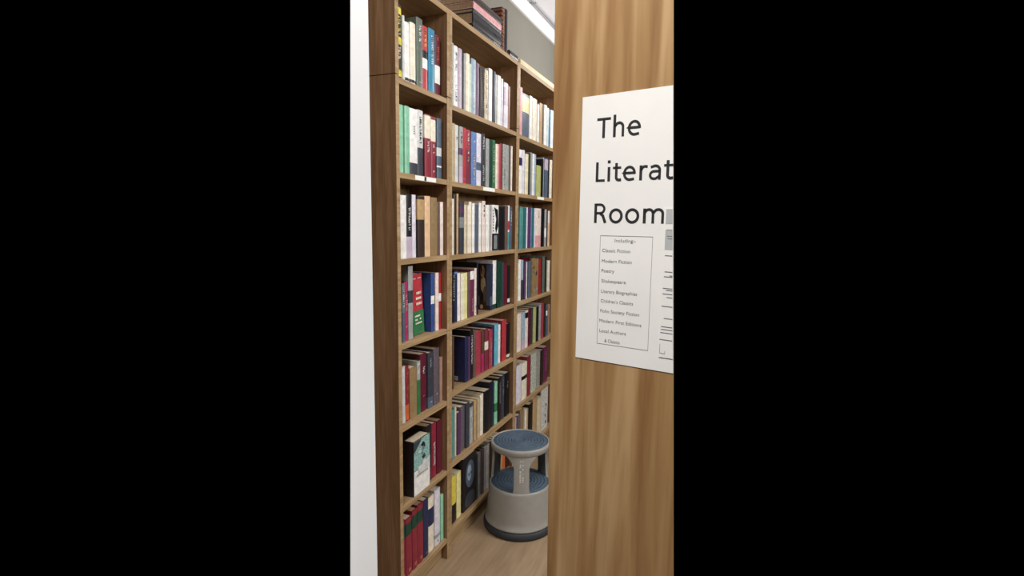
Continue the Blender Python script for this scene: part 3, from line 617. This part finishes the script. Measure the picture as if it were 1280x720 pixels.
for key, rec, rows in BOOKS:
    u, ri = key[0], int(key[1])-1
    zs_ = SH[u][ri]; lo = UN[u][0]+BT+.002; hi = UN[u][1]-BT-.004
    tmin = min(e[9] if e[0] == 'R' else e[2] for e in rows); tmax = max(e[3] for e in rows)
    L0, L1 = max(tmin, lo), min(tmax, hi)
    mp = lambda t: L0+(t-tmin)/(tmax-tmin)*(L1-L0)
    prev = lo
    row_name = f"books on the {ROWN[ri]} shelf of the {UNN[u]} bookcase"
    for n_, e in enumerate(rows):
        kind, desc, t0, t1, h, th, base, bands, title = e[:9]
        R = random.Random(hash(key)%1000*0+int(key)*100+n_)
        a, b = max(mp(t0), prev+.0006), mp(t1)
        if b-a < .006: b = a+.006
        h = min(h, (SH[u][ri-1]-.021 if ri else TOPZ-BT)-zs_-.006)
        rr = rec + R.uniform(-.003, .004)
        d = min(.158, max(.11, h*R.uniform(.62, .7)))
        if kind == 'F':
            W_ = b-a; o = make_book('book', h, th, W_, base if base != 'tealpic' else 'nearblack', [], [], (1, make_art(title, W_, h, R)), seed=n_)
            o.location = (-(.002 if title == 'T' else rec)-th-.002-(.02 if title == 'W' else 0), a, zs_+.0006); o.rotation_euler = (0, 0, -PI/2)
            if title == 'W':
                o.rotation_euler = (0, math.radians(4), -PI/2); o.location.y += h*math.sin(math.radians(4))
        elif kind == 'R':
            o = make_book('book', h, b-a-.0006, d, base, bands, [], (0, make_art(title, th, h, R)), seed=n_)
            o.location = (-rr, a, zs_+.0006)
        else:
            o = make_book('book', h, b-a-.0006, d, base, bands, title, seed=n_*7+int(key), page='pages' if R.random() < .8 else 'pages_dark')
            o.location = (-rr, a, zs_+.0006)
        prev = b
        tag(o, f"{desc}, {ROWN[ri]} shelf of the {UNN[u]} bookcase", 'book', row_name)

# ---------------------------------------------------------------- things on top of the bookcases
def flat_book(y0, y1, z0, z1, base, desc, bands=(), title=(), x1=-.004, dep=.178, page='pages_dark'):
    """book lying flat: spine towards the room (+x)"""
    o = make_book('book', y1-y0, z1-z0, dep, base, bands, title, page=page, seed=int(z0*1000))
    o.rotation_euler = (PI/2, 0, 0); o.rotation_euler = (-PI/2, 0, 0)
    o.location = (x1, y0, z1); tag(o, desc, 'book', 'books stacked flat on top of the middle bookcase'); return o
Z0 = TOPZ+.0008
flat_book(2.284, 2.604, Z0, Z0+.018, 'ink', 'thin black book with white spots, bottom of stack on top of middle bookcase', title=[('white', .04, .3)])
flat_book(2.284, 2.600, Z0+.0186, Z0+.070, 'ink', 'thick black book, second from bottom of stack on top of middle bookcase', title=[('charcoal', .15, .5)])
flat_book(2.286, 2.596, Z0+.0706, Z0+.088, 'charcoal', 'dark grey book in stack on top of middle bookcase, under a pink one', bands=[(0, .02, 'silver')], title=[('grey', .02, .98)])
flat_book(2.288, 2.600, Z0+.0886, Z0+.118, 'pink', 'pink book in stack on top of middle bookcase')
flat_book(2.290, 2.602, Z0+.1186, Z0+.150, 'darkbrown', 'dark brown book, topmost of stack on top of middle bookcase')
o = make_book('book', .208, .040, .172, 'rust', [(.0, .03, 'darkbrown'), (.97, 1, 'darkbrown')] + [(.08+.1*i, .12+.1*i, 'nearblack') for i in range(9)], [('tan', .04, .96)], page='pages_dark', seed=3)
o.location = (-.006, 2.610, Z0); tag(o, 'ornate orange patterned book upright at the end of stack on top of middle bookcase', 'book')
o = make_book('book', .214, .036, .172, 'nearblack', page='pages_dark', seed=5)
o.location = (-.006, 2.652, Z0); tag(o, 'black book upright beside the ornate orange one on top of middle bookcase', 'book')
flat_book(2.715, 2.828, Z0, Z0+.030, 'ink', 'small black book lying alone at the right end of middle bookcase top', dep=.15)
bm = bmesh.new(); bx(bm, (-.19, 2.87, Z0), (-.006, 3.58, Z0+.030), 0, .004)
pk = link('paper_packet', bm, mat('packet_cream', (226, 208, 172), .7, (.04, 12))); tag(pk, 'long pale cream packet lying on top of the right bookcase', 'packet')
bm = bmesh.new(); bx(bm, (-.185, 2.9, Z0+.0304), (-.03, 3.56, Z0+.043), 0, .003); link('packet_lid', bm, mat('packet_lid_cream', (232, 216, 184), .7, (.04, 12)), pk)

# ---------------------------------------------------------------- step stool
SX, SY, SZ = .187, 2.467, .447
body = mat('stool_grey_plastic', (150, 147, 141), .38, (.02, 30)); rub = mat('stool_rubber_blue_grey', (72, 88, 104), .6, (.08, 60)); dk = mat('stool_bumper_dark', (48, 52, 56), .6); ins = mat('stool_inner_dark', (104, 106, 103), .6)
st = tag(empty('step_stool', (SX, SY, 0)), 'round grey plastic step stool with two blue grey treads on the floor', 'step stool')
ZL = .232
def rad(z): return .158 + (.148-.158)*(z-ZL)/(SZ-ZL)
bm = bmesh.new(); lathe(bm, [(.176, .001), (.185, .004), (.187, .018), (.184, .034), (.176, .040), (.165, .036), (.165, .001)], 72, closed=True); link('bumper_ring', bm, dk, st, True)
bm = bmesh.new(); lathe(bm, [(.172, .0405), (.179, .042), (.179, .048), (.174, .053), (.170, .08), (.163, .16), (.159, .215), (.158, .226), (.154, .2325), (.148, .2325), (.147, .226), (.151, .21), (.16, .08), (.166, .0405)], 72, closed=True); link('drum', bm, body, st, True)
def tread(r, z):
    prof = [(r, z-.004), (r, z), (r-.004, z+.003)]
    k = 7
    for i in range(k):
        ra = r-.012-(r-.03)*i/k; prof += [(ra, z+.003), (ra-.002, z+.0055), (ra-.007, z+.0055), (ra-.009, z+.003)]
    prof += [(.006, z+.003), (0, z+.004)]
    return prof
bm = bmesh.new(); lathe(bm, tread(.1465, ZL-.002), 72); link('lower_tread', bm, rub, st, True)
bm = bmesh.new(); lathe(bm, tread(.139, SZ-.004), 72); link('upper_tread', bm, rub, st, True)
bm = bmesh.new(); lathe(bm, [(.1395, SZ-.008), (.140, SZ), (.1465, SZ+.001), (.1515, SZ-.004), (.1525, SZ-.012), (.149, SZ-.03), (.1445, SZ-.034), (.14, SZ-.028)], 72, closed=True); link('top_rim', bm, body, st, True)
def leg_mesh(ang, mats_):
    bm = bmesh.new(); nz, na = 12, 8
    G = {}
    z0, z1 = ZL-.012, SZ-.028
    for i in range(nz+1):
        z = z0+(z1-z0)*i/nz; f = i/nz
        wdt = math.radians(14.5) + math.radians(19)*max(0, (f-.66)/.34)**2.0 + math.radians(3)*max(0, (.2-f)/.2)**2
        for j in range(na+1):
            t = ang-wdt+2*wdt*j/na
            for k, off in ((0, 0.0), (1, -.012)):
                r_ = rad(z)-.004+off
                G[i, j, k] = bm.verts.new((r_*math.cos(t), r_*math.sin(t), z))
    for i in range(nz):
        for j in range(na):
            bm.faces.new((G[i, j, 0], G[i, j+1, 0], G[i+1, j+1, 0], G[i+1, j, 0])).material_index = 0
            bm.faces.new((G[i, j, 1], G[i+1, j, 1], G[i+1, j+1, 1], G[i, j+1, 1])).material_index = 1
        bm.faces.new((G[i, 0, 0], G[i+1, 0, 0], G[i+1, 0, 1], G[i, 0, 1])); bm.faces.new((G[i, na, 0], G[i, na, 1], G[i+1, na, 1], G[i+1, na, 0]))
    for j in range(na):
        bm.faces.new((G[0, j, 0], G[0, j, 1], G[0, j+1, 1], G[0, j+1, 0])); bm.faces.new((G[nz, j, 0], G[nz, j+1, 0], G[nz, j+1, 1], G[nz, j, 1]))
    return bm
A0 = math.atan2(0-SY, EYE.x-SX) + math.radians(3)
for k in range(3):
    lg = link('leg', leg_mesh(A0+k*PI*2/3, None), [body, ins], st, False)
    if k == 0:
        bm = bmesh.new(); R = random.Random(4); z = .40
        while z > .29:
            l = R.uniform(.005, .01)
            for side in (-1, 1):
                if R.random() < .75:
                    ta = A0+side*math.radians(2.4); w_ = math.radians(R.uniform(.8, 1.6)); r_ = rad(z)-.0034
                    quad(bm, [(r_*math.cos(ta-w_), r_*math.sin(ta-w_), z-l), (r_*math.cos(ta+w_), r_*math.sin(ta+w_), z-l), (r_*math.cos(ta+w_), r_*math.sin(ta+w_), z), (r_*math.cos(ta-w_), r_*math.sin(ta-w_), z)], 0)
            z -= l+.003
        o = link('printed_marking', bm, mat('stool_print_pale', (206, 206, 204), .5), lg)

# ---------------------------------------------------------------- wood end panel with the paper sign
AN = math.radians(-11.98); TL = Vector((.98218, .605416, 0)); H = Vector((math.cos(AN), math.sin(AN), 0)); NB = Vector((-H.y, H.x, 0))
def on(s, z, out=0.0): p = TL+H*s-NB*out; return (p.x, p.y, z)
def cut(z): return .098+(1.7676-z)*.0494
bk = Vector((-.10, .995, 0))*.022
bm = bmesh.new(); pts = []
for z in (0.0, 2.35):
    a = Vector(on(-.0395+(1.7966-z)*.0099, z)); b = Vector(on(cut(z), z))
    pts += [a, b, b+bk, a+bk]
hexa(bm, [tuple(p) for p in pts])
es = [e for e in bm.edges if abs(e.verts[0].co.z-e.verts[1].co.z) > 1 and (e.verts[0].co-Vector(pts[0])).length < .001 or (abs(e.verts[0].co.z-e.verts[1].co.z) > 1 and (e.verts[1].co-Vector(pts[0])).length < .001)]
bmesh.ops.bevel(bm, geom=es, offset=.0012, segments=2, affect='EDGES', profile=.5)
tag(link('wooden_end_panel', bm, PANEL), 'tall oak grained end panel at right, close to the camera, carrying the white sign', 'panel')
sign = empty('paper_sign', on(0, 1.3878, .001)); tag(sign, 'white paper sign with large black heading stuck on the oak end panel', 'sign')
def onp(s, z, out): return tuple(Vector(on(s, z, out))-Vector(sign.location))
def sheet(name, s0, z0, z1, o0, o1, m, parent, fn, s1=None, cutf=cut):
    bm = bmesh.new(); P = []
    for z in (z0, z1):
        e = s1 if s1 is not None else cutf(z)-.0002
        P += [fn(s0, z, o1), fn(e, z, o1), fn(e, z, o0), fn(s0, z, o0)]
    hexa(bm, P); return link(name, bm, m, parent)
sheet('paper_sheet', 0, 1.3878, 1.6848, .0004, .0009, PAPER, sign, onp)
def put_text(txt, s0, s1, zb, zc, name, m, parent, fn, out, bold=0, cap=None):
    c = bpy.data.curves.new('t', 'FONT'); c.body = txt; c.size = 1; c.offset = bold; c.resolution_u = 3
    o = bpy.data.objects.new('t', c); me = bpy.data.meshes.new_from_object(o)
    xs = [v.co.x for v in me.vertices]
    c2 = bpy.data.curves.new('t2', 'FONT'); c2.body = cap or txt[0]; c2.size = 1; o2 = bpy.data.objects.new('t2', c2); m2 = bpy.data.meshes.new_from_object(o2)
    capz = max(v.co.y for v in m2.vertices); x0, x1 = min(xs), max(xs)
    for v in me.vertices: v.co = Vector(fn(s0+(v.co.x-x0)/(x1-x0)*(s1-s0), zb+v.co.y/capz*(zc-zb), out))
    for x in (o, o2): bpy.data.objects.remove(x)
    for x in (c, c2): bpy.data.curves.remove(x)
    bpy.data.meshes.remove(m2)
    me.name = name; me.materials.clear(); me.materials.append(m)
    ob = bpy.data.objects.new(name, me); COL.objects.link(ob); ob.parent = parent
    return ob
# heading letters drawn stroke by stroke, in units of 1/1294 of the capital height
def arc(cx, cy, rx, ry, a0, a1, n=14):
    return [(cx+rx*math.cos(math.radians(a0+(a1-a0)*i/n)), cy+ry*math.sin(math.radians(a0+(a1-a0)*i/n))) for i in range(n+1)]
VW, HW = 190, 160
def bowl(cx, rx): return [(VW-12, arc(cx, 470, rx, 408, 0, 360, 32))]
GL = {
 'T': (998, [(HW, [(20, 1219), (978, 1219)]), (VW, [(499, 1219), (499, 0)])]),
 'h': (1076, [(VW, [(250, 1420), (250, 0)]), (HW+10, [(250, 640)]+arc(560, 620, 265, 262, 150, 0, 10)+[(826, 560), (826, 0)])]),
 'e': (1019, [(HW+8, [(158, 500), (840, 500)]+arc(505, 470, 350, 412, 5, 180, 14)+arc(530, 470, 375, 404, 180, 285, 12)+[(830, 115)])]),
 'L': (861, [(VW, [(250, 1294), (250, 0)]), (HW, [(250, 75), (815, 75)])]),
 'i': (470, [(VW, [(235, 945), (235, 0)]), (200, [(235, 1380), (235, 1190)])]),
 't': (686, [(VW-6, [(285, 1180), (285, 270)]+arc(475, 260, 190, 190, 180, 275, 8)+[(640, 85)]), (HW-10, [(40, 872), (620, 872)])]),
 'r': (714, [(VW, [(250, 945), (250, 0)]), (HW+8, [(250, 600)]+arc(520, 560, 250, 310, 150, 75, 8)+[(690, 855)])]),
 'a': (981, [(HW+8, [(175, 800)]+arc(470, 600, 290, 275, 120, 0, 12)+[(760, 560), (760, 0)]), (HW, [(760, 535), (480, 535)]+arc(400, 300, 250, 232, 100, 270, 14)+[(520, 80), (760, 240)])]),
 'R': (1112, [(VW, [(250, 1294), (250, 0)]), (HW, [(250, 1219), (540, 1219)]+arc(560, 935, 290, 284, 90, -90, 16)+[(250, 651)]), (VW, [(560, 651), (760, 480), (940, 0)])]),
 'o': (1080, bowl(540, 375)),
 'm': (1636, [(VW, [(250, 945), (250, 0)]), (HW+10, [(250, 640)]+arc(530, 620, 255, 262, 150, 0, 10)+[(786, 560), (786, 0)]), (HW+10, [(786, 640)]+arc(1110, 620, 275, 262, 150, 0, 10)+[(1386, 560), (1386, 0)])]),
}
def heading(txt, s0, s1, zb, zc):
    adv = sum(GL[c][0] for c in txt); lsb = 20 if txt[0] == 'T' else 162; rsb = {'e': 75, 't': 30, 'm': 162}[txt[-1]]
    kx = (s1-s0)/(adv-lsb-rsb); ky = (zc-zb)/1294
    bm = bmesh.new(); x = -lsb
    for c in txt:
        for wd, pts in GL[c][1]:
            P = [Vector((p[0], p[1])) for p in pts]; L_, R_ = [], []
            for i, p in enumerate(P):
                d0 = (p-P[i-1]).normalized() if i else None; d1 = (P[i+1]-p).normalized() if i < len(P)-1 else None
                if i == 0 and (P[0]-P[-1]).length < 1: d0 = (P[0]-P[-2]).normalized()
                if i == len(P)-1 and (P[0]-P[-1]).length < 1: d1 = (P[1]-P[0]).normalized()
                d = ((d0 or d1)+(d1 or d0)).normalized(); n = Vector((-d.y, d.x))
                k = wd/2/max(.45, abs(n.dot(Vector((-(d1 or d0).y, (d1 or d0).x)))))
                L_.append(p+n*k); R_.append(p-n*k)
            f = lambda q: onp(s0+(x+q.x)*kx, zb+q.y*ky, .00115)
            for i in range(len(P)-1): quad(bm, [f(R_[i]), f(R_[i+1]), f(L_[i+1]), f(L_[i])], 0)
        x += GL[c][0]
    for fc in bm.faces: fc.normal_update()
    return link('heading_text', bm, PRINT, sign)
for t, s0, s1, zb, zc in (('The', .0188, .0698, 1.6385, 1.6600), ('Literat', .0192, .1068, 1.5912, 1.6125), ('Room', .0188, .0990, 1.5457, 1.5672)):
    heading(t, s0, s1, zb, zc)
LN = [('Including:-', .0447, .0689, 1.5264), ('Classic Fiction', .0299, .0633, 1.5150), ('Modern Fiction', .0299, .0654, 1.5032), ('Poetry', .0299, .0454, 1.4922),
      ('Shakespeare', .0303, .0595, 1.4807), ('Literary Biographies', .0303, .073, 1.4689), ("Children's Classics", .0302, .0688, 1.4579), ('Folio Society Fiction', .0302, .0764, 1.4464),
      ('Modern First Editions', .0293, .0793, 1.4351), ('Local Authors', .0297, .0619, 1.4235), ('& Classics', .0365, .0549, 1.4126)]
for t, s0, s1, zc in LN: put_text(t, s0, s1, zc-.0016, zc+.0020, 'list_text', PRINTG, sign, onp, .00115, cap='I')
bm = bmesh.new(); lw = .0004
def strip(bm, a, b, w_, fn, out, mi=0):
    (s0, z0), (s1, z1) = a, b; d = Vector((s1-s0, z1-z0)).normalized(); n = Vector((-d.y, d.x))*w_/2
    quad(bm, [fn(s0-n.x, z0-n.y, out), fn(s1-n.x, z1-n.y, out), fn(s1+n.x, z1+n.y, out), fn(s0+n.x, z0+n.y, out)], mi)
for a, b in (((.0272, 1.5316), (.0878, 1.5316)), ((.0272, 1.4085), (.0878, 1.4085)), ((.0272, 1.4085), (.0272, 1.5316)), ((.0878, 1.4085), (.0878, 1.5316))):
    strip(bm, a, b, lw, onp, .00115)
link('list_border', bm, PRINTG, sign)
s2 = empty('printed_sheet', on(.1, 1.40, .0022)); tag(s2, 'second printed sheet with grey boxes overlapping the sign at its right edge', 'sheet')
def on2(s, z, out): return tuple(Vector(on(s, z, out))-Vector(s2.location))
sheet('paper_sheet', .1003, 1.4035, 1.5612, .0014, .0018, PAPER, s2, on2)
bm = bmesh.new()
def blk(s0, z0, z1, s1=None):
    a = s1 if s1 else cut(z0)-.0004; b = s1 if s1 else cut(z1)-.0004
    quad(bm, [on2(s0, z0, .002), on2(a, z0, .002), on2(b, z1, .002), on2(s0, z1, .002)], 0)
blk(.1013, 1.5455, 1.5606); blk(.1014, 1.5187, 1.5388)
link('grey_boxes', bm, PRINTL, s2)
bm = bmesh.new()
for z, s0 in ((1.5392, .1024), (1.5327, .1035), (1.530, .104), (1.5125, .102), (1.4955, .1026), (1.4903, .1021), (1.4915, .108), (1.478, .1016), (1.476, .105), (1.4721, .1016), (1.4685, .106), (1.4589, .101), (1.446, .104), (1.437, .1015), (1.434, .1015), (1.4305, .101), (1.423, .1003)):
    e = cut(z)-.0006
    if e > s0+.001: quad(bm, [on2(s0, z-.0003, .0021), on2(e, z-.0005, .0021), on2(e, z+.0002, .0021), on2(s0, z+.0004, .0021)], 0)
for a, b in (((.1012, 1.4180), (.1012, 1.4083)), ((.1012, 1.4083), (.1068, 1.4079)), ((.1068, 1.4079), (.1068, 1.4110))): strip(bm, a, b, .0004, on2, .0021)
link('printed_lines', bm, PRINTG, s2)
